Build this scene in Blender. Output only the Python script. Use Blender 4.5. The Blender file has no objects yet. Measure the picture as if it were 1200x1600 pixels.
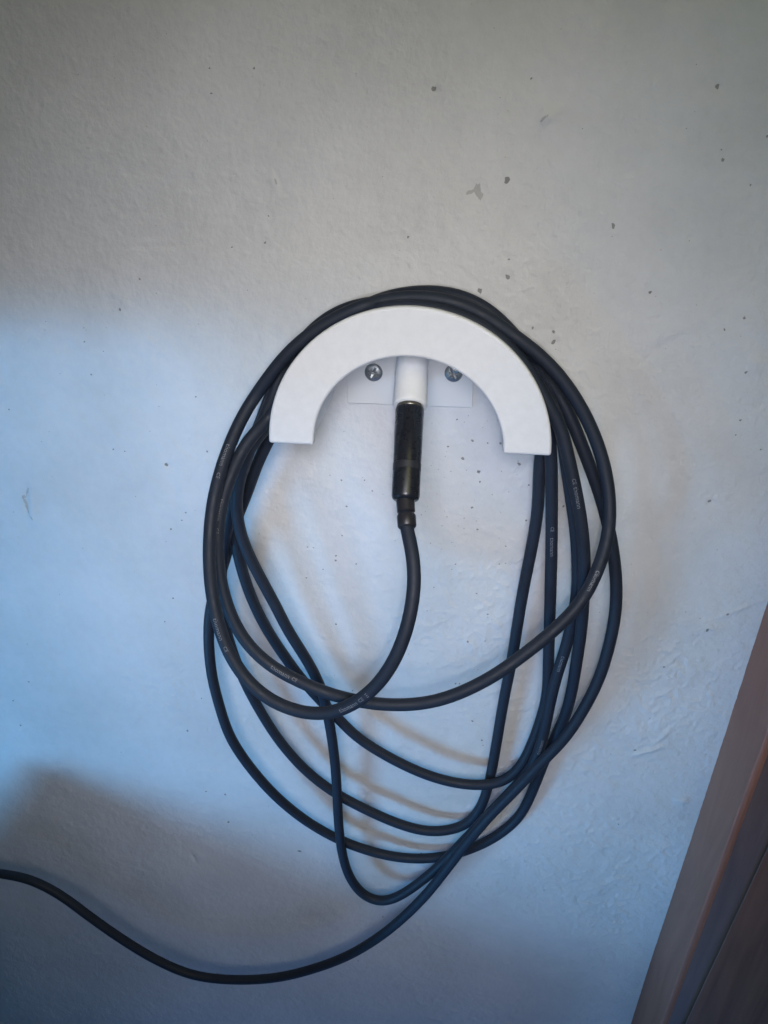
import bpy, bmesh, math, random
import numpy as np
from mathutils import Vector, Matrix

C = bpy.context.scene.collection
R = math.radians
rng = np.random.RandomState(7)
random.seed(7)

# ------------------------------------------------------------------ camera
F = 1155.0                                   # focal length in photo pixels (1200 x 1600)
YAW, PITCH, DIST = R(8), R(24), 0.40
fwd = Vector((-math.sin(YAW)*math.cos(PITCH), math.cos(YAW)*math.cos(PITCH), -math.sin(PITCH)))
rgt = Vector((math.cos(YAW), math.sin(YAW), 0))
upv = rgt.cross(fwd)
def ray(px, py):
    return fwd + rgt*((px-600)/F) + upv*((800-py)/F)
r0 = ray(640, 600)
CAM = -r0*(DIST/r0.y)                        # the wall is the plane y = 0; this ray meets it at the origin
def at(px, py, d=0.0):                       # point of the place d metres in front of the wall
    r = ray(px, py)
    return CAM + r*((-d-CAM.y)/r.y)
def px_of(p):
    v = Vector(p)-CAM
    z = v.dot(fwd)
    return 600+F*v.dot(rgt)/z, 800-F*v.dot(upv)/z
def mm_px(px, py, d):                        # metres covered by one photo pixel there
    return (at(px, py, d)-CAM).dot(fwd)/F

cd = bpy.data.cameras.new('camera'); cam = bpy.data.objects.new('camera', cd); C.objects.link(cam)
cd.sensor_fit = 'VERTICAL'; cd.sensor_height = 36; cd.lens = 36*F/1600
cd.clip_start = 0.005; cd.clip_end = 50
cam.matrix_world = Matrix((( rgt.x, upv.x, -fwd.x, CAM.x), (rgt.y, upv.y, -fwd.y, CAM.y), (rgt.z, upv.z, -fwd.z, CAM.z), (0,0,0,1)))
bpy.context.scene.camera = cam

# ------------------------------------------------------------------ world, lamps, exposure
sc = bpy.context.scene
w = bpy.data.worlds.new('World'); sc.world = w; w.use_nodes = True
bg = w.node_tree.nodes['Background']
bg.inputs[0].default_value = (0.42, 0.50, 0.60, 1); bg.inputs[1].default_value = 0.035
sc.view_settings.view_transform = 'Standard'; sc.view_settings.look = 'None'
sc.view_settings.exposure = 0; sc.view_settings.gamma = 1

def area(name, loc, target, sx, sy, power, col, spread=180):
    l = bpy.data.lights.new(name, 'AREA'); l.shape = 'RECTANGLE'; l.size = sx; l.size_y = sy
    l.energy = power; l.color = col; l.spread = R(spread)
    o = bpy.data.objects.new(name, l); C.objects.link(o); o.location = loc
    o.rotation_euler = (Vector(target)-Vector(loc)).to_track_quat('-Z', 'Y').to_euler()
    return o
# small torch of the phone, a few centimetres behind and below the lens
area('phone_torch', CAM+Vector((0.008, -0.022, -0.018)), at(600, 790), 0.014, 0.014, 0.088, (0.95, 0.93, 1.0), 80)
# soft lamp added behind the camera to brighten the middle of the wall
area('front_light', (0.02, -0.62, 0.20), at(540, 860), 0.24, 0.24, 0.315, (0.91, 0.90, 1.0), 60)
# the room's own soft light, from above and in front
area('room_light', (0.33, -0.72, 0.62), (0.05, 0, 0.10), 0.5, 0.5, 0.51, (1.0, 0.95, 0.46), 104)
# blue fill lamp added low in front, cools the lower wall
area('low_blue_fill', (0.05, -0.55, -0.95), (0.0, 0, -0.35), 0.5, 0.5, 0.80, (0.08, 0.34, 1.0), 150)
# bluish daylight from a small window low on the left; added unseen boards bound the patch it throws
LB = Vector((-1.02, -1.02, -0.64))
area('window_light', LB, (-0.1, 0, -0.15), 0.46, 0.20, 15.6, (0.14, 0.50, 1.0))

# ------------------------------------------------------------------ helpers
def link(name, me, m=None, parent=None, smooth=True):
    o = bpy.data.objects.new(name, me); C.objects.link(o)
    if m: me.materials.append(m)
    if smooth: me.polygons.foreach_set('use_smooth', [True]*len(me.polygons))
    if parent: o.parent = parent
    return o
def mesh(name, v, f, m=None, parent=None, smooth=True):
    me = bpy.data.meshes.new(name); me.from_pydata([tuple(q) for q in v], [], f); me.update()
    bm = bmesh.new(); bm.from_mesh(me); bmesh.ops.recalc_face_normals(bm, faces=bm.faces); bm.to_mesh(me); bm.free()
    return link(name, me, m, parent, smooth)
def tag(o, label=None, cat=None, group=None, kind=None):
    for k, v in (('label', label), ('category', cat), ('group', group), ('kind', kind)):
        if v: o[k] = v
    return o
def empty(name, loc):
    o = bpy.data.objects.new(name, None); C.objects.link(o); o.location = loc; o.empty_display_size = 0.01
    return o
def attach(o, root):                         # keep world coordinates while the root sits at the thing's base
    o.parent = root; o.matrix_parent_inverse = Matrix.Translation(-Vector(root.location))
    return o
def bevel(o, wdt, seg=3, ang=35):
    b = o.modifiers.new('bevel', 'BEVEL'); b.width = wdt; b.segments = seg; b.limit_method = 'ANGLE'; b.angle_limit = R(ang)
    wn = o.modifiers.new('wn', 'WEIGHTED_NORMAL'); wn.keep_sharp = False
    return o
def lathe(name, p0, p1, prof, m, root, seg=40):   # prof: (metres along the axis from p0, radius)
    p0 = Vector(p0); ax = (Vector(p1)-p0).normalized()
    a = ax.orthogonal().normalized(); b = ax.cross(a)
    v, f = [], []
    for (t, r) in prof:
        for k in range(seg):
            an = 2*math.pi*k/seg
            v.append(p0+ax*t+a*(r*math.cos(an))+b*(r*math.sin(an)))
    for i in range(len(prof)-1):
        for k in range(seg):
            f.append((i*seg+k, i*seg+(k+1)%seg, (i+1)*seg+(k+1)%seg, (i+1)*seg+k))
    if prof[0][1] > 1e-6: f.append(tuple(range(seg)))
    if prof[-1][1] > 1e-6: f.append(tuple((len(prof)-1)*seg+k for k in range(seg)))
    o = mesh(name, v, f, m); attach(o, root) if root else None
    es = o.modifiers.new('es', 'EDGE_SPLIT'); es.split_angle = R(38)
    return o

def nodes(name):
    m = bpy.data.materials.new(name); m.use_nodes = True
    nt = m.node_tree; return m, nt, nt.nodes, nt.links, nt.nodes['Principled BSDF']
def ramp(nt, pts):
    n = nt.nodes.new('ShaderNodeValToRGB'); e = n.color_ramp.elements
    while len(e) < len(pts): e.new(0.5)
    for i, (p, c) in enumerate(pts):
        e[i].position = p; e[i].color = c if len(c) == 4 else (*c, 1)
    return n
def noise(nt, src, scale, detail=4, rough=0.5):
    n = nt.nodes.new('ShaderNodeTexNoise'); n.inputs['Scale'].default_value = scale
    n.inputs['Detail'].default_value = detail; n.inputs['Roughness'].default_value = rough
    nt.links.new(src, n.inputs['Vector']); return n
def bumpn(nt, h, strength, dist, nrm=None):
    b = nt.nodes.new('ShaderNodeBump'); b.inputs['Strength'].default_value = strength; b.inputs['Distance'].default_value = dist
    nt.links.new(h, b.inputs['Height'])
    if nrm: nt.links.new(nrm, b.inputs['Normal'])
    return b

# ------------------------------------------------------------------ materials
def mat_wall():
    m, nt, N, L, B = nodes('painted_plaster')
    g = N.new('ShaderNodeNewGeometry').outputs['Position']
    n1 = noise(nt, g, 9, 5, .6); n2 = noise(nt, g, 160, 3)
    r1 = ramp(nt, [(0.35, (.60, .60, .585)), (0.65, (.69, .69, .68))]); L.new(n1.outputs[0], r1.inputs[0])
    mx = N.new('ShaderNodeMixRGB'); mx.blend_type = 'MULTIPLY'; mx.inputs[0].default_value = 0.25
    r2 = ramp(nt, [(0.3, (.88, .88, .88)), (0.6, (1, 1, 1))]); L.new(n2.outputs[0], r2.inputs[0])
    L.new(r1.outputs[0], mx.inputs[1]); L.new(r2.outputs[0], mx.inputs[2])
    L.new(mx.outputs[0], B.inputs['Base Color'])
    B.inputs['Roughness'].default_value = 0.62; B.inputs['Specular IOR Level'].default_value = 0.35
    f1 = noise(nt, g, 420, 4, .55); f2 = noise(nt, g, 1500, 2)
    b1 = bumpn(nt, f1.outputs[0], 0.8, 0.0007); b2 = bumpn(nt, f2.outputs[0], 0.4, 0.0003, b1.outputs[0])
    L.new(b2.outputs[0], B.inputs['Normal'])
    return m
def mat_plain(name, col, rough, spec=0.5, metal=0.0, bs=0, bd=0.0001, bst=0.3, var=0.0):
    m, nt, N, L, B = nodes(name)
    B.inputs['Base Color'].default_value = (*col, 1); B.inputs['Roughness'].default_value = rough
    B.inputs['Specular IOR Level'].default_value = spec; B.inputs['Metallic'].default_value = metal
    g = N.new('ShaderNodeNewGeometry').outputs['Position']
    if bs:
        n = noise(nt, g, bs, 3); b = bumpn(nt, n.outputs[0], bst, bd); L.new(b.outputs[0], B.inputs['Normal'])
    if var:
        n = noise(nt, g, 220, 4, .6)
        r = ramp(nt, [(0.3, tuple(c*(1-var) for c in col)), (0.7, tuple(min(1, c*(1+var)) for c in col))])
        L.new(n.outputs[0], r.inputs[0]); L.new(r.outputs[0], B.inputs['Base Color'])
        rr = ramp(nt, [(0.3, (rough*0.85,)*3), (0.7, (min(1, rough*1.2),)*3)])
        L.new(n.outputs[0], rr.inputs[0]); L.new(rr.outputs[0], B.inputs['Roughness'])
    return m
def mat_wood(name, dark, light, direction):
    m, nt, N, L, B = nodes(name)
    g = N.new('ShaderNodeNewGeometry').outputs['Position']
    mp = N.new('ShaderNodeMapping'); mp.vector_type = 'TEXTURE'
    mp.inputs['Rotation'].default_value = (0, direction, 0); mp.inputs['Scale'].default_value = (0.008, 0.03, 0.12)
    L.new(g, mp.inputs['Vector'])
    n = noise(nt, mp.outputs[0], 1.0, 7, .62); n.inputs['Distortion'].default_value = 0.7
    r = ramp(nt, [(0.28, dark), (0.5, tuple((a+b)/2 for a, b in zip(dark, light))), (0.72, light)])
    L.new(n.outputs[0], r.inputs[0]); L.new(r.outputs[0], B.inputs['Base Color'])
    B.inputs['Roughness'].default_value = 0.5
    b = bumpn(nt, n.outputs[0], 0.35, 0.0005); L.new(b.outputs[0], B.inputs['Normal'])
    return m
M_wall = mat_wall()
M_white = mat_plain('white_plastic', (.76, .77, .765), 0.45, 0.4, 0, 900, 0.00006, 0.35, var=0.03)
M_rubber = mat_plain('black_rubber', (.015, .021, .034), 0.58, 0.34, 0, 1400, 0.00005, 0.3, var=0.12)
M_barrel = mat_plain('black_anodised', (.013, .015, .020), 0.28, 0.5, 0, 0, var=0.1)
M_relief = mat_plain('black_moulded_plastic', (.020, .020, .024), 0.38)
M_steel = mat_plain('zinc_steel', (.33, .35, .35), 0.46, 0.5, 0.9, 1500, 0.0001, 0.6, var=0.25)
M_nickel = mat_plain('nickel', (.55, .53, .48), 0.3, 0.5, 1.0)
M_print = mat_plain('grey_print', (.17, .18, .20), 0.6)
M_speck = mat_plain('speck', (.27, .265, .25), 0.8)
M_chip = mat_plain('chipped_plaster', (.47, .47, .455), 0.9, 0.2, 0, 600, 0.0004, 0.8)

# ------------------------------------------------------------------ wall: real relief on a fine sheet
def vnoise(X, Z, scale, seed):
    r_ = np.random.RandomState(seed); n = 256
    g = r_.rand(n, n)
    u = X*scale+1000.3; v = Z*scale+1000.7
    iu = np.floor(u).astype(int); iv = np.floor(v).astype(int); fu = u-iu; fv = v-iv
    fu = fu*fu*(3-2*fu); fv = fv*fv*(3-2*fv)
    a = g[iu % n, iv % n]; b = g[(iu+1) % n, iv % n]; c = g[iu % n, (iv+1) % n]; d = g[(iu+1) % n, (iv+1) % n]
    return (a*(1-fu)+b*fu)*(1-fv)+(c*(1-fu)+d*fu)*fv
def wall():
    x0, x1, z0, z1 = at(0, 1600).x-.03, at(1200, 1600).x+.03, at(0, 1600).z-.03, at(600, 0).z+.04
    x1 = max(x1, at(1200, 0).x+.03)
    nx, nz = int((x1-x0)/.00105), int((z1-z0)/.00105)
    print('wall', x0, x1, z0, z1, nx, nz)
    xs = np.linspace(x0, x1, nx); zs = np.linspace(z0, z1, nz)
    xo = [.01, .03, .08, .2, .5, 1.0]
    XS = np.r_[[x0-q for q in xo[::-1]], xs, [x1+q for q in xo]]; ZS = np.r_[[z0-q for q in xo[::-1]], zs, [z1+q for q in xo]]
    X, Z = np.meshgrid(xs, zs)
    wx = X+0.0035*vnoise(X, Z, 150, 3); wz = Z+0.0035*vnoise(X, Z, 150, 4)
    H = 0.0022*(vnoise(X, Z, 6, 1)-.5)+0.0009*(vnoise(wx, wz, 28, 2)-.5)
    H += 0.00042*(vnoise(wx, wz, 120, 5)-.5)+0.00030*(vnoise(wx, wz, 260, 6)-.5)
    # coarser lumps of the trowelled plaster, stronger towards the right
    ca, sa = math.cos(.62), math.sin(.62)
    U = X*ca+Z*sa+0.003*(vnoise(X, Z, 140, 21)+vnoise(X, Z, 300, 23)); V_ = -X*sa+Z*ca+0.003*(vnoise(X, Z, 140, 22)+vnoise(X, Z, 300, 24))
    ca, sa = math.cos(1.3), math.sin(1.3); U2 = X*ca+Z*sa; V2 = -X*sa+Z*ca
    r1 = 1-np.abs(2*vnoise(U, V_*1.35, 130, 8)-1); r2 = 1-np.abs(2*vnoise(U2, V2, 270, 9)-1)
    lum = 0.0016*np.clip(r1-.62, 0, 1)+0.0010*np.clip(r2-.5, 0, 1)*vnoise(U, V_, 60, 14)
    H += lum*np.clip((X+0.14)/0.24, 0.40, .75)*(0.15+1.1*vnoise(U, V_, 22, 12)**1.5)
    H += 0.00022*(vnoise(U, V_, 480, 13)-.5)+0.00012*(vnoise(U2, V2, 900, 15)-.5)
    del U, V_, U2, V2, r1, r2
    def blob(px, py, sx, sy, h, rot=0):
        p = at(px, py); dx = X-p.x; dz = Z-p.z
        c, s = math.cos(rot), math.sin(rot)
        u = (dx*c+dz*s)/sx; v = (-dx*s+dz*c)/sy
        return h*np.exp(-(u*u+v*v))
    for a in [(856, 182, .0045, .0030, .0016, .6), (838, 205, .0075, .0012, -.0008, 1.1), (742, 297, .004, .004, -.0009, 0),
              (428, 282, .0018, .004, .0012, .3), (437, 284, .0012, .004, -.0008, .3), (42, 785, .002, .012, -.0014, -.2),
              (52, 790, .004, .01, .0012, -.2), (303, 1340, .0012, .005, -.0012, .3), (312, 1338, .004, .004, .0006, 0),
              (1012, 1172, .009, .0016, .0015, .5), (1035, 1150, .008, .0015, .0012, .9), (1065, 1250, .004, .003, .0016, 0),
              (1110, 983, .006, .003, .0010, .3), (1050, 520, .010, .004, .0010, .6), (1025, 545, .010, .004, -.0008, .6),
              (985, 570, .008, .006, .0008, .9), (1160, 950, .016, .0012, .0007, .55), (1180, 570, .005, .004, .0010, 1),
              (660, 300, .02, .012, .0006, .3), (110, 545, .009, .006, -.0006, 0), (240, 385, .02, .001, -.0004, .05)]:
        H += blob(*a)
    for (px, py) in [(678,139),(1120,135),(792,282),(958,353),(793,432),(750,454),(865,534),(1016,456),(260,726),(723,716),(748,737),(1108,783),(1105,984),(468,1330)]:
        blob_ = at(px+1.5, py+1.5); H -= 0.0007*np.exp(-((X-blob_.x)**2+(Z-blob_.z)**2)/.0015**2)
    for k in range(260):                      # small pimples and dents
        px = rng.uniform(-60, 1260); py = rng.uniform(-60, 1640); s = rng.uniform(.0008, .0022)
        p = at(px, py)
        i = int((p.z-z0)/(z1-z0)*(nz-1)); j = int((p.x-x0)/(x1-x0)*(nx-1)); q = 8
        if i < q or j < q or i > nz-q-1 or j > nx-q-1: continue
        sl = (slice(i-q, i+q), slice(j-q, j+q))
        H[sl] += rng.uniform(-.0003, .0006)*np.exp(-(((X[sl]-p.x)**2+(Z[sl]-p.z)**2)/(s*s)))
    H2 = H; H = np.pad(H, 6, mode='edge'); X, Z = np.meshgrid(XS, ZS); nxx, nzz = nx+12, nz+12
    V = np.stack([X, -H, Z], -1).reshape(-1, 3).astype(np.float32)
    idx = np.arange(nxx*nzz).reshape(nzz, nxx)
    f = np.stack([idx[:-1, :-1], idx[:-1, 1:], idx[1:, 1:], idx[1:, :-1]], -1).reshape(-1, 4)
    me = bpy.data.meshes.new('wall')
    me.vertices.add(len(V)); me.vertices.foreach_set('co', V.ravel())
    me.loops.add(f.size); me.loops.foreach_set('vertex_index', f.ravel().astype(np.int32))
    me.polygons.add(len(f)); me.polygons.foreach_set('loop_start', np.arange(0, f.size, 4, dtype=np.int32))
    me.update(calc_edges=True)
    o = link('wall', me, M_wall)
    def hgt(x, z):
        i = min(max(int(round((z-z0)/(z1-z0)*(nz-1))), 0), nz-1); j = min(max(int(round((x-x0)/(x1-x0)*(nx-1))), 0), nx-1)
        return H2[i, j]
    return o, hgt
W, hgt = wall()
tag(W, kind='structure')

def patch(v, f, px, py, rx, ry, rot=0, n=9, jag=.35, lift=0.00022):
    s = mm_px(px, py, 0); c = at(px, py); b = len(v)
    ring = []
    v.append((c.x, -hgt(c.x, c.z)-lift-0.00012, c.z))
    for k in range(n):
        a = 2*math.pi*k/n; q = 1+rng.uniform(-jag, jag)
        u, w_ = rx*q*math.cos(a), ry*q*math.sin(a)
        x = c.x+s*(u*math.cos(rot)-w_*math.sin(rot)); z = c.z+s*(u*math.sin(rot)+w_*math.cos(rot))
        v.append((x, -hgt(x, z)-lift, z))
    f += [(b, b+1+k, b+1+(k+1) % n) for k in range(n)]
v, f = [], []
for (x, y, r_) in [(328,107,1.6),(398,107,2.2),(331,146,1.8),(678,139,4.2),(1120,135,4.0),(792,282,5.2),(958,353,4.8),(638,370,2.6),
        (420,337,1.4),(363,386,1.8),(415,379,2.2),(219,436,1.8),(245,458,1.2),(188,484,2.6),(793,432,4.2),(795,405,1.8),(750,454,4.2),
        (832,512,2.4),(865,518,2.6),(865,534,4.0),(1016,456,3.2),(1162,496,2.6),(1131,514,2.0),(1165,581,2.6),(1126,234,1.6),
        (1128,250,3.2),(1172,289,1.6),(1198,213,2.2),(830,123,2.0),(132,534,1.8),(143,585,1.8),(306,620,1.8),(324,705,2.0),
        (260,726,3.2),(195,705,1.5),(177,702,1.6),(291,800,2.0),(285,812,1.6),(268,826,1.8),(271,934,2.0),(258,971,1.4),
        (293,1141,2.0),(322,1236,1.6),(352,1241,1.8),(357,1284,2.2),(468,1330,3.2),(340,1521,1.8),(315,1091,1.2),(551,1079,1.2),
        (479,902,1.6),(525,868,1.8),(525,875,2.2),(525,975,1.8),(534,749,1.6),(570,749,1.4),(582,766,1.6),(542,790,2.0),
        (481,854,1.2),(490,855,1.2),(505,889,1.2),(535,836,1.4),(557,880,1.6),(723,716,3.2),(748,737,3.2),(811,724,3.4),(826,757,2),
        (700,697,2.0),(738,688,2.2),(746,826,2.0),(738,792,2.4),(750,752,2),(822,812,2.6),(714,655,1.8),(762,692,1.6),(782,692,2.2),
        (731,1001,2.0),(762,958,1.6),(738,1126,2.0),(753,1156,1.8),(712,1067,1.6),(718,1067,1.4),(758,1000,1.2),(1108,783,3.0),
        (1137,959,2.4),(1105,984,3.2),(1037,1041,2.0),(992,1171,2.2),(966,1286,1.6),(1149,679,1.6),(1188,702,1.8),(1156,656,2.2),
        (866,800,2.2),(880,790,2),(745,926,1.6),(780,880,1.2),(790,852,1.5),(712,880,1.5),(658,1333,2.2),(655,1345,1.6),
        (21,1095,1.4),(32,1133,1.8),(45,1065,1.6),(598,1432,1.6),(560,1500,1.6),(14,640,1.4)]:
    patch(v, f, x, y, r_*0.95, r_*0.75, rng.uniform(0, 3))
for k in range(150):                          # dust-fine specks
    patch(v, f, rng.uniform(0, 1200), rng.uniform(0, 1600), rng.uniform(.5, 1.0), rng.uniform(.4, .9), 0, 6)
for k in range(60):
    patch(v, f, rng.normal(720, 70), rng.normal(790, 80), rng.uniform(.5, 1.2), rng.uniform(.4, 1.0), 0, 6)
tag(mesh('specks', v, f, M_speck, W, False), kind='stuff', label='dark specks scattered over the painted plaster')
v, f = [], []
for a in [(747,297,6,10,.2), (736,300,7,3,.4), (751,306,3,6,-.1), (43,768,1.6,9,-.5), (40,785,2.4,9,.3), (46,800,2,12,.35), (37,776,3,3,0),
           (849,186,8,2,.7), (432,284,1.6,5,.2), (303,1338,1.3,7,.3)]:
    patch(v, f, a[0], a[1], a[2], a[3], a[4], 14, .3, 0.00015)
tag(mesh('paint_chips', v, f, M_chip, W, False), kind='stuff', label='flat grey chips where the paint has come off')

# ------------------------------------------------------------------ hook
PF = 0.044                                    # front of the face plate, metres from the wall
PT = 0.0055
cc = at(641, 703, PF)
RX = (at(862, 705, PF)-at(420, 697, PF)).x/2
RZ = at(641, 479, PF).z-cc.z
RI = (at(790, 705, PF)-at(493, 697, PF)).x/2
RIZ = at(641, 558, PF).z-cc.z
cx = (at(862, 705, PF).x+at(420, 697, PF).x)/2; cz = at(641, 703, PF).z
root = empty('cable_hook', (cx, 0, cz))
tag(root, 'white plastic half-ring cable hook screwed to the wall', 'hook')
def half_ring(name, segs, d_back, d_front, ro, rzo, ri, rzi, tb, tf, mat, bw, drop=0.0):
    v, f = [], []
    for i in range(segs+1):
        u = i/segs
        for (d, t0) in ((d_back, tb), (d_front, tf)):
            th = t0+(math.pi-2*t0)*u
            for (rx, rz) in ((ro, rzo), (ri, rzi)):
                v.append((cx+rx*math.cos(th), -d, cz+rz*math.sin(th)))
    for i in range(segs):
        a = i*4; b = a+4
        f += [(a, b, b+1, a+1), (a+2, a+3, b+3, b+2), (a, a+2, b+2, b), (a+1, b+1, b+3, a+3)]
    f += [(0, 1, 3, 2), tuple(segs*4+k for k in (0, 2, 3, 1))]
    o = mesh(name, v, f, mat); attach(o, root)
    return bevel(o, bw, 4, 40)
half_ring('face_plate', 96, PF-PT, PF, RX, RZ, RI, RIZ, 0.0, 0.0, M_white, 0.0021)
lip = 0.0046
half_ring('saddle', 96, 0.0004, PF-PT, RX-lip, RZ-lip, RI+0.0006, RIZ+0.0006, R(20), R(4), M_white, 0.0006)
# back plate
p00 = at(541, 632, .005); p11 = at(738, 632, .005); top = cz+RZ-0.012
zb = p00.z
v = []
for y in (0.001, -0.0020):
    v += [(p00.x, y-0.0003, zb), (p11.x, y-0.0003, zb), (p11.x, y-0.0003, top), (p00.x, y-0.0003, top)]
bp = mesh('back_plate', v, [(0,1,2,3), (4,5,6,7), (0,1,5,4), (1,2,6,5), (2,3,7,6), (3,0,4,7)], mat_plain('shaded_white_plastic', (.66, .67, .655), 0.6, 0.3, 0, 900, 0.00006, 0.35), None)  # same plastic as the hook, colour darkened for the shade behind it
attach(bp, root); bevel(bp, 0.0005)
# screws: pan head with a cross recess sunk into it
def screw(px, py, ang):
    c = at(px, py, .004); rad = 14.4*mm_px(px, py, .0065)
    nr, na = 26, 72; v, f = [], []
    for i in range(nr+1):
        r = rad*i/nr
        for k in range(na):
            a = 2*math.pi*k/na
            x, z = r*math.cos(a), r*math.sin(a)
            xr, zr = x*math.cos(ang)-z*math.sin(ang), x*math.sin(ang)+z*math.cos(ang)
            e = i/nr
            h = 0.0019*math.sqrt(max(0, 1-e**3.2))
            for (u, w_, L_, wd) in ((xr, zr, .62, .13), (zr, xr, .62, .13)):
                if abs(u) < L_*rad and abs(w_) < wd*rad*(1.25-abs(u)/(L_*rad)*.45):
                    h = min(h, 0.0019-0.0015*(1-abs(u)/(L_*rad)*.7))
            d1, d2 = (xr+zr)*.7071, (xr-zr)*.7071
            for (u, w_) in ((d1, d2), (d2, d1)):                  # fine star marks between the arms
                if .2*rad < abs(u) < .5*rad and abs(w_) < .05*rad: h = min(h, 0.0013)
            v.append((c.x+x, -(0.0023+h), c.z+z))
    for i in range(nr):
        for k in range(na):
            f.append((i*na+k, i*na+(k+1) % na, (i+1)*na+(k+1) % na, (i+1)*na+k))
    o = mesh('screw', v, f, M_steel, None, False); attach(o, root)
screw(583, 583, R(25)); screw(708.5, 584, R(62))
# tube that takes the plug
T0 = at(645.5, 548, .013); T1 = at(640.5, 636, .036)
ax = (T1-T0).normalized(); tl = (T1-T0).length
tr = 26.6*mm_px(642, 620, .033)
lathe('plug_socket', T0, T1, [(0, tr*.94), (tl-.0018, tr), (tl-.0006, tr*.975), (tl, tr*.90), (tl+.0001, tr*.80), (tl-.0012, tr*.70), (tl-.012, tr*.66)], M_white, root, 56)
# web that carries the tube on the back plate
s_ = 0.0045
v = []
for p, e in ((T0, 0), (T0+ax*(tl*.86), 0)):
    v += [(p.x-s_, p.y+0.002, p.z), (p.x+s_, p.y+0.002, p.z), (p.x+s_, -0.004, p.z), (p.x-s_, -0.004, p.z)]
o = mesh('socket_web', v, [(0,1,2,3), (4,5,6,7), (0,1,5,4), (1,2,6,5), (2,3,7,6), (3,0,4,7)], M_white, None, False); attach(o, root)

# ------------------------------------------------------------------ cable: tracks in photo pixels + distance from the wall (mm)
CR = 0.0034
def pol(deg, rho, d):                          # a point of a turn lying over the saddle; rho = metres beyond the plate's rim
    th = R(deg); p = Vector((cx+(RX+rho)*math.cos(th), -d/1000, cz+(RZ+rho)*math.sin(th)))
    x, y = px_of(p); return (x, y, d)
IN, OUT = -0.0012, 0.0048
B0 = T1+ax*0.0008                              # the barrel leaves the tube here
bl = (at(634, 781, 62)-T1).length if False else None
# straight plug axis
P1 = at(633.5, 781, .066)
track = []
def add(*pts): track.extend(pts)
# A: from the plug out to the left, up
add((632.5,800,71),(634,822,75),(643,855,84),(648,900,94),(644,945,101),(630,1000,106),(602,1055,107),(558,1097,106),(504,1116,104),(450,1107,102),(405,1082,99),
    (372,1045,97),(349,1000,94),(334,945,88),(328,900,83),(327,850,76),(332,790,66),(344,738,57),(360,692,50),(382,645,43),(410,603,38),(445,557,35),(484,522,34),(532,493,33),(590,471,33),(642,464,32),(698,469,32),(745,486,31),(785,512,31))
# B: right outside, front loop, left
add((843,555,30),(882,597,30),(920,660,31),(941,716,33),(951,765,35),(953,803,39),(950,840,45),(939,877,52),(924,913,58),(905,945,64),(875,976,70),(830,1014,76),
    (765,1060,82),(700,1090,86),(655,1100,87),(600,1101,87),(552,1094,86),(508,1082,84),(462,1062,83),(418,1037,82),(378,995,80),(358,955,78),(346,915,75),(340,870,71),(341,820,65),(349,775,58),(364,735,50),(384,693,43))
add(pol(166,IN,36), pol(150,IN,34), pol(120,IN,33), pol(90,IN,33), pol(60,IN,33), pol(38,IN,33), pol(20,.001,33))
# C: M2 on the right, down, lowest left curve, up
add((876,668,34),(888,715,37),(899,765,39),(908,815,40),(913,870,40),(912,925,38),(909,975,36),(903,1020,33),(896,1065,29),(886,1110,25),(871,1145,20),(852,1185,15),(836,1226,11),(812,1275,9),(770,1310,8),
    (722,1331,8),(674,1341,9),(625,1340,10),(575,1329,11),(528,1311,12),(485,1287,15),(450,1261,18),(422,1235,20),(399,1209,22),(377,1180,24),(358,1148,25),(342,1100,25),(331,1055,24),(326,1000,23),(328,955,21),(338,915,20),(350,880,20),(361,840,22),(372,805,24),(388,765,25),(403,722,26))
add(pol(172,IN,27), pol(158,IN,27), pol(125,IN,27), pol(90,IN,27), pol(55,IN,27), pol(25,IN,26), pol(8,-.0005,25))
# D: H on the right, middle curve, left
add((861,715,24),(862,760,23),(862,830,22),(861,900,21),(859,965,20),(857,1030,19),(855,1085,18),(846,1122,17),(829,1168,16),(812,1200,16),(786,1221,16),(752,1227,16),(710,1223,16),(662,1209,16),(602,1180,16),(556,1150,16),
    (524,1118,17),(492,1085,19),(464,1052,22),(441,1020,24),(418,985,26),(399,948,27),(384,910,28),(373,870,28),(366,830,28),(366,790,29),(373,750,30),(388,705,31))
add(pol(168,.0045,29), pol(150,.0042,27), pol(120,OUT-.001,26), pol(90,IN,21), pol(60,IN,21), pol(35,.0005,22), pol(17,.0025,25))
# E: M1 on the right, the bundle, the lowest small loop, back up
add((877,672,28),(885,725,29),(893,780,30),(900,830,31),(903,885,31),(901,935,30),(893,975,29),(884,1013,28),(874,1042,27),(864,1078,26),(856,1115,25),(846,1160,24),(830,1200,24),(800,1235,24),(766,1270,24),(725,1314,23),(680,1359,22),
    (650,1383,21),(624,1400,20),(597,1409,19),(571,1401,18),(548,1374,17),(535,1335,17),(529,1285,18),(526,1225,19),(521,1170,21),(514,1126,23),(507,1092,25),(494,1058,28),(475,1024,30),(450,985,33),(430,945,35),(408,905,37),(390,870,38),(377,838,38),(370,805,38),(370,770,37),(379,728,37),(394,692,36))
add(pol(170,IN,20), pol(152,IN,18), pol(120,IN,15), pol(90,IN,15), pol(60,IN,15), pol(30,IN,15), pol(6,-.001,15))
# F: G on the right, straight down, curve up the left behind the others
add((844,715,15),(840,800,14),(829,865,13),(817,925,12),(800,1030,11),(788,1090,10),(776,1160,9),(766,1215,8),(753,1258,9),(736,1283,11),(708,1296,12),(668,1299,13),(625,1288,13),(570,1264,13),(522,1238,13),(478,1204,13),(437,1158,14),
    (405,1108,15),(381,1062,17),(362,1015,19),(350,970,21),(345,925,23),(347,880,26),(354,830,29),(364,780,31),(378,735,32),(394,692,33))
add((410,655,28),(430,600,24),(470,550,22),(520,508,21),(575,475,21),(612,462,21),(655,456,21),(700,458,21),(738,470,21),(768,488,21),(800,520,22),(838,565,22))
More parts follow.
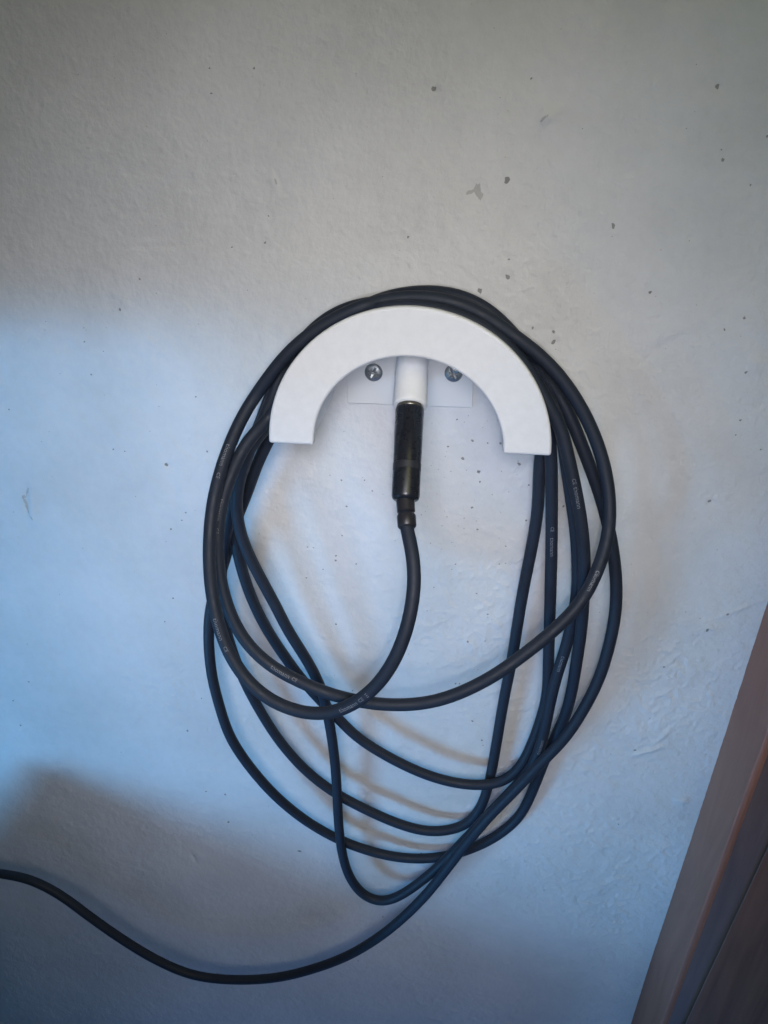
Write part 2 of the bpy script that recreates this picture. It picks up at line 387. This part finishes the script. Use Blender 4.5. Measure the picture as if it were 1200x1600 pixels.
# N and the tail
add((868,608,22),(886,640,22),(902,678,22),(919,722,22),(936,768,22),(949,815,22),(958,860,23),(963,910,24),(962,955,25),(954,1000,27),(937,1058,29),(912,1108,31),(884,1151,33),(848,1189,34),(805,1234,34),(762,1278,34),(722,1326,33),(696,1360,32),
    (662,1402,31),(625,1438,30),(588,1467,29),(544,1493,28),(495,1512,27),(435,1527,27),(365,1531,28),(300,1523,29),(245,1500,30),(190,1467,31),(140,1432,31),(92,1397,30),(45,1374,28),(0,1365,26),(-60,1358,24),(-140,1362,22),(-240,1385,20))
T = np.array(track, float)
def catmull(P, step):
    # centripetal spline, resampled evenly in the world
    Q = np.vstack([2*P[0]-P[1], P, 2*P[-1]-P[-2]])
    S = Q.copy(); S[:, 2] *= 2.5
    out = []
    for i in range(1, len(Q)-2):
        t = [0.0]
        for k in range(3):
            t.append(t[-1]+max(1e-3, np.linalg.norm(S[i+k]-S[i+k-1])**.5))
        p = Q[i-1:i+3]
        for u in np.linspace(t[1], t[2], 9)[:-1]:
            a1 = (t[1]-u)/(t[1]-t[0])*p[0]+(u-t[0])/(t[1]-t[0])*p[1]
            a2 = (t[2]-u)/(t[2]-t[1])*p[1]+(u-t[1])/(t[2]-t[1])*p[2]
            a3 = (t[3]-u)/(t[3]-t[2])*p[2]+(u-t[2])/(t[3]-t[2])*p[3]
            b1 = (t[2]-u)/(t[2]-t[0])*a1+(u-t[0])/(t[2]-t[0])*a2
            b2 = (t[3]-u)/(t[3]-t[1])*a2+(u-t[1])/(t[3]-t[1])*a3
            out.append((t[2]-u)/(t[2]-t[1])*b1+(u-t[1])/(t[2]-t[1])*b2)
    out.append(Q[-2]); return np.array(out)
D0 = catmull(T, 0)
CAMn = np.array(CAM); RG, UP, FW = np.array(rgt), np.array(upv), np.array(fwd)
def unproj(D):
    r = FW+np.outer((D[:, 0]-600)/F, RG)+np.outer((800-D[:, 1])/F, UP)
    return CAMn+r*((-D[:, 2:3]/1000-CAMn[1])/r[:, 1:2])
P = unproj(D0)
seg = np.r_[0, np.cumsum(np.linalg.norm(np.diff(P, axis=0), axis=1))]
n = int(seg[-1]/0.0022)
s = np.linspace(0, seg[-1], n)
D = np.stack([np.interp(s, seg, D0[:, k]) for k in range(3)], 1)
def smooth(a, it):
    for _ in range(it): a[1:-1] = .25*a[:-2]+.5*a[1:-1]+.25*a[2:]
    return a
D = smooth(D, 18)
# let the strands settle against one another: only their distance from the wall changes
dia = 2*CR*1000*1.0
I, J = [], []
for k in range(n-15):
    q = np.where(np.hypot(D[k+15:, 0]-D[k, 0], D[k+15:, 1]-D[k, 1]) < 30)[0]+k+15
    I += [k]*len(q); J += list(q)
I = np.array(I); J = np.array(J)
for it in range(160):
    P = unproj(D)*1000
    v_ = P[I]-P[J]; lat = v_[:, 0]**2+v_[:, 2]**2
    tot = lat+v_[:, 1]**2; hit = tot < dia*dia
    need = np.where(hit, np.sqrt(np.clip(dia*dia-lat, 0, None))-np.abs(v_[:, 1]), 0)*.5
    sg = np.where(D[I, 2] >= D[J, 2], 1.0, -1.0)
    up = np.zeros(n); dn = np.zeros(n)
    np.maximum.at(up, I, need*sg); np.maximum.at(up, J, -need*sg)
    np.minimum.at(dn, I, need*sg); np.minimum.at(dn, J, -need*sg)
    D[:, 2] += np.clip(up+dn, -1.5, 1.5)*.6
    D[:, 2] = smooth(D[:, 2].copy(), 2)
    D[:, 2] = np.clip(D[:, 2], 3.6, None)
    u = (P[:, 0]/1000-cx)/(RX+.012); w_ = (P[:, 2]/1000-cz)/(RZ+.012)
    onhook = (u*u+w_*w_ < 1) & (w_ > .12)
    D[onhook, 2] = np.clip(D[onhook, 2], 4, (PF-PT)*1000-3.1)
D[:, 2] = smooth(D[:, 2].copy(), 4)
P = unproj(D)
print('cord points', n, 'length', seg[-1])
# frames
Tn = np.gradient(P, axis=0); Tn /= np.linalg.norm(Tn, axis=1)[:, None]
croot = empty('audio_cable', (cx, 0, cz+RZ))
tag(croot, 'long black audio cable coiled over the white hook with its jack plugged in', 'cable')
SEG = 18
view = P-CAMn; view /= np.linalg.norm(view, axis=1)[:, None]
Nn = -(view-np.sum(view*Tn, 1)[:, None]*Tn); Nn /= np.linalg.norm(Nn, axis=1)[:, None]     # a side axis for the print
Bn = np.cross(Tn, Nn)
# rotation-minimising frame for the tube itself
fr = [Nn[0]]
for i in range(1, n):
    q = fr[-1]-np.dot(fr[-1], Tn[i])*Tn[i]; fr.append(q/np.linalg.norm(q))
fr = np.array(fr); fb = np.cross(Tn, fr)
ang = np.linspace(0, 2*np.pi, SEG, endpoint=False)
V = (P[:, None]+CR*(np.cos(ang)[None, :, None]*fr[:, None]+np.sin(ang)[None, :, None]*fb[:, None])).reshape(-1, 3)
f = [(i*SEG+k, i*SEG+(k+1) % SEG, (i+1)*SEG+(k+1) % SEG, (i+1)*SEG+k) for i in range(n-1) for k in range(SEG)]
f += [tuple(range(SEG)), tuple((n-1)*SEG+k for k in range(SEG))]
cord = mesh('cord', V, f, M_rubber, None); attach(cord, croot)

# plug
PA = T1-ax*0.004; PB = Vector(P[0])
pe = at(633.5, 782, .066)
pax = (pe-T1).normalized(); L = (pe-T1).length
rb0 = 22.3*mm_px(640, 645, .036); rb1 = 22.0*mm_px(634, 775, .064)
st = 0.0006
barrel = lathe('plug', T1, pe, [(st, rb0*.80), (st+.0002, rb0*.93), (st+.0010, rb0), (L*.60, rb0*.985+(rb1-rb0)*.6), (L*.601, rb0*.97+(rb1-rb0)*.6), (L*.61, rb0*.97+(rb1-rb0)*.6),
      (L*.611, rb0*.985+(rb1-rb0)*.6), (L*.955, rb1), (L*.985, rb1*.94), (L, rb1*.80), (L+.0002, rb1*.6)], M_barrel, None, 48)
attach(barrel, croot); tag(barrel, 'black jack plug held in the white socket tube')
def sub(o): o.parent = barrel; o.matrix_parent_inverse = (Matrix.Translation(-Vector(croot.location)) @ Matrix.Identity(4)).inverted() @ Matrix.Translation(-Vector(croot.location)); return o
col = lathe('collar', T1-pax*.006, pe, [(0, rb0*.72), (.0055, rb0*.78), (.0064, rb0*.86), (.0070, rb0*.84)], M_nickel, None, 40); sub(col)
rbm = rb0*.985+(rb1-rb0)*.65
band = lathe('band', T1+pax*(L*.612), pe, [(0, rbm-.0002), (.0003, rbm+.00012), (L*.075, rbm+.00012), (L*.075+.0003, rbm-.0002)], mat_plain('worn_black', (.021, .023, .029), .42), None, 48); sub(band)
tip = lathe('jack_pin', T1-pax*.03, pe, [(0, .0012), (.002, .0031), (.024, .0031)], M_nickel, None, 24); sub(tip)
q0 = pe; q1 = Vector(P[4]); g = (q1-q0); gl = g.length
rr = 14.6*mm_px(634, 800, .07)
rl = lathe('strain_relief', q0-g*.02, q1, [(0, rr*.9), (.0006, rr), (gl*.42, rr*.97), (gl*.44, rr*.90), (gl*.47, rr*.74), (gl*.52, rr*.74), (gl*.55, rr*.98), (gl*.60, rr*1.03), (gl*.93, rr*1.0), (gl*.99, rr*.86), (gl*1.0, CR*1.02)], M_relief, None, 40); sub(rl)
sd = rl

# print on the sheath: the maker's word and the CE mark, bent round the cable
def text_mesh(s):
    cu = bpy.data.curves.new('t', 'FONT'); cu.body = s; cu.size = 1.0; cu.resolution_u = 2
    o = bpy.data.objects.new('t', cu); C.objects.link(o)
    dg = bpy.context.evaluated_depsgraph_get(); me = bpy.data.meshes.new_from_object(o.evaluated_get(dg))
    bpy.data.objects.remove(o); bpy.data.curves.remove(cu)
    vv = np.array([q.co[:] for q in me.vertices]); ff = [tuple(p.vertices) for p in me.polygons]
    return vv, ff
words = {}
for wd in ('thomann', 'CE', 'E'):
    words[wd] = text_mesh(wd)
def lettering(wd, px, py, rev=False, off=0.0, size=0.0033, dpref=None):
    q = np.hypot(D[:, 0]-px, D[:, 1]-py)
    cand = np.where(q < 9)[0]
    if len(cand) == 0: cand = np.array([q.argmin()])
    i0 = cand[np.argmax(D[cand, 2])] if dpref is None else cand[np.argmin(abs(D[cand, 2]-dpref))]
    # refine to the closest sample on that same strand
    loc = np.arange(max(0, i0-12), min(n, i0+12)); i0 = loc[q[loc].argmin()]
    vv, ff = words[wd]
    x = (vv[:, 0]-vv[:, 0].mean())*size; y = (vv[:, 1]-0.33)*size
    sgn = -1 if rev else 1
    arc = i0*(seg[-1]/(n-1))+sgn*x
    u = arc/(seg[-1]/(n-1)); i = np.clip(np.floor(u).astype(int), 0, n-2); t = (u-i)[:, None]
    pp = P[i]*(1-t)+P[i+1]*t
    # fixed frame at the word so that it does not twist
    nn = Nn[i]*(1-t)+Nn[i+1]*t; bb = Bn[i]*(1-t)+Bn[i+1]*t
    a = (sgn*y/CR+off)[:, None]
    vtx = pp+(CR+0.00003)*(np.cos(a)*nn-np.sin(a)*bb)
    o = mesh('lettering', vtx, ff, M_print, None, False); attach(o, croot)
for a in [('thomann', 546, 1101, True, .15), ('CE', 566, 1089, True, .15, .0026), ('E', 575, 1081, True, .15),
          ('thomann', 341, 982, True, .35), ('CE', 357, 1013, True, .3, .0026),
          ('thomann', 437, 1049, True, .1), ('CE', 462, 1063, True, .1, .0026),
          ('thomann', 349, 795, True, .2), ('CE', 342, 828, True, .2, .0026),
          ('thomann', 352, 712, True, .2), ('CE', 344, 742, True, .2, .0026),
          ('thomann', 899, 776, False, .1), ('CE', 892, 749, False, .1, .0026),
          ('thomann', 862, 852, False, .1), ('CE', 861, 824, False, .1, .0026),
          ('CE', 931, 893, False, .2, .0026), ('thomann', 924, 911, False, .2),
          ('thomann', 880, 1032, False, .1), ('thomann', 846, 1162, True, .1)]:
    lettering(*a)

# ------------------------------------------------------------------ boards added out of view to cut the edges of the window light
def toward(px, py, t): return at(px, py)+(LB-at(px, py))*t
v, f = [], []
def board(edge, far):                          # a 12 mm board: its free edge, and the edge away from the light patch
    k, m_ = len(v), len(edge); th = Vector((-0.012, -0.012, 0))
    v.extend(list(edge)+list(far)+[p+th for p in edge]+[p+th for p in far])
    for i in range(m_-1):
        f.append((k+i, k+i+1, k+m_+i+1, k+m_+i)); f.append((k+2*m_+i, k+2*m_+i+1, k+3*m_+i+1, k+3*m_+i))
        f.append((k+i, k+i+1, k+2*m_+i+1, k+2*m_+i)); f.append((k+m_+i, k+m_+i+1, k+3*m_+i+1, k+3*m_+i))
    for i in (0, m_-1):
        f.append((k+i, k+m_+i, k+3*m_+i, k+2*m_+i))
e_ = [toward(-900, 480, .09), toward(330, 500, .14), toward(1700, 1200, .56)]
board(e_, [p+Vector((0, 0, .55)) for p in e_])
e_ = [toward(66, 1190, .07), toward(1150, 1560, .34)]
board(e_, [toward(-330, 1500, .20)+Vector((0, 0, -.06)), e_[1]+Vector((0, 0, -.35))])
wo = mesh('light_blockers', v, f, mat_plain('painted_board', (.30, .28, .26), .6), None, False)  # unseen boards, added only to block the blue light
tag(wo, kind='structure')

# ------------------------------------------------------------------ wooden trim at the lower right
e1 = lambda y: 1200-.3235*(y-925)
e2 = lambda y: 1200-.363*(y-1137)
e3 = lambda y: 1200-.467*(y-1320)
lean = math.atan2(at(e1(925), 925).x-at(e1(1600), 1600).x, at(e1(925), 925).z-at(e1(1600), 1600).z)
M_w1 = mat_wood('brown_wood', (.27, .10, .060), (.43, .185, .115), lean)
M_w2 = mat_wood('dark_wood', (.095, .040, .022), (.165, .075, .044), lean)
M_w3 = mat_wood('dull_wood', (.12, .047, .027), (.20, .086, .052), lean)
y0, y1 = 620, 1800
def prism(name, sec, m, root, bw):
    # sec: list of (line function, distance from the wall, extra sideways metres)
    v = []
    for y in (y0, y1):
        for (e, d, k) in sec:
            p = at(e(y), y, d); v.append((p.x+k, -d, p.z))
    k = len(sec)
    f = [(i, (i+1) % k, k+(i+1) % k, k+i) for i in range(k)]+[tuple(range(k)), tuple(range(k, 2*k))]
    o = mesh(name, v, f, m, None, False); attach(o, root); return bevel(o, bw, 3)
b = at(e1(1300), 1300); wr = empty('wooden_door_frame', (b.x, 0, b.z))
tag(wr, 'leaning brown wooden door frame at the lower right edge of the wall', 'door frame')
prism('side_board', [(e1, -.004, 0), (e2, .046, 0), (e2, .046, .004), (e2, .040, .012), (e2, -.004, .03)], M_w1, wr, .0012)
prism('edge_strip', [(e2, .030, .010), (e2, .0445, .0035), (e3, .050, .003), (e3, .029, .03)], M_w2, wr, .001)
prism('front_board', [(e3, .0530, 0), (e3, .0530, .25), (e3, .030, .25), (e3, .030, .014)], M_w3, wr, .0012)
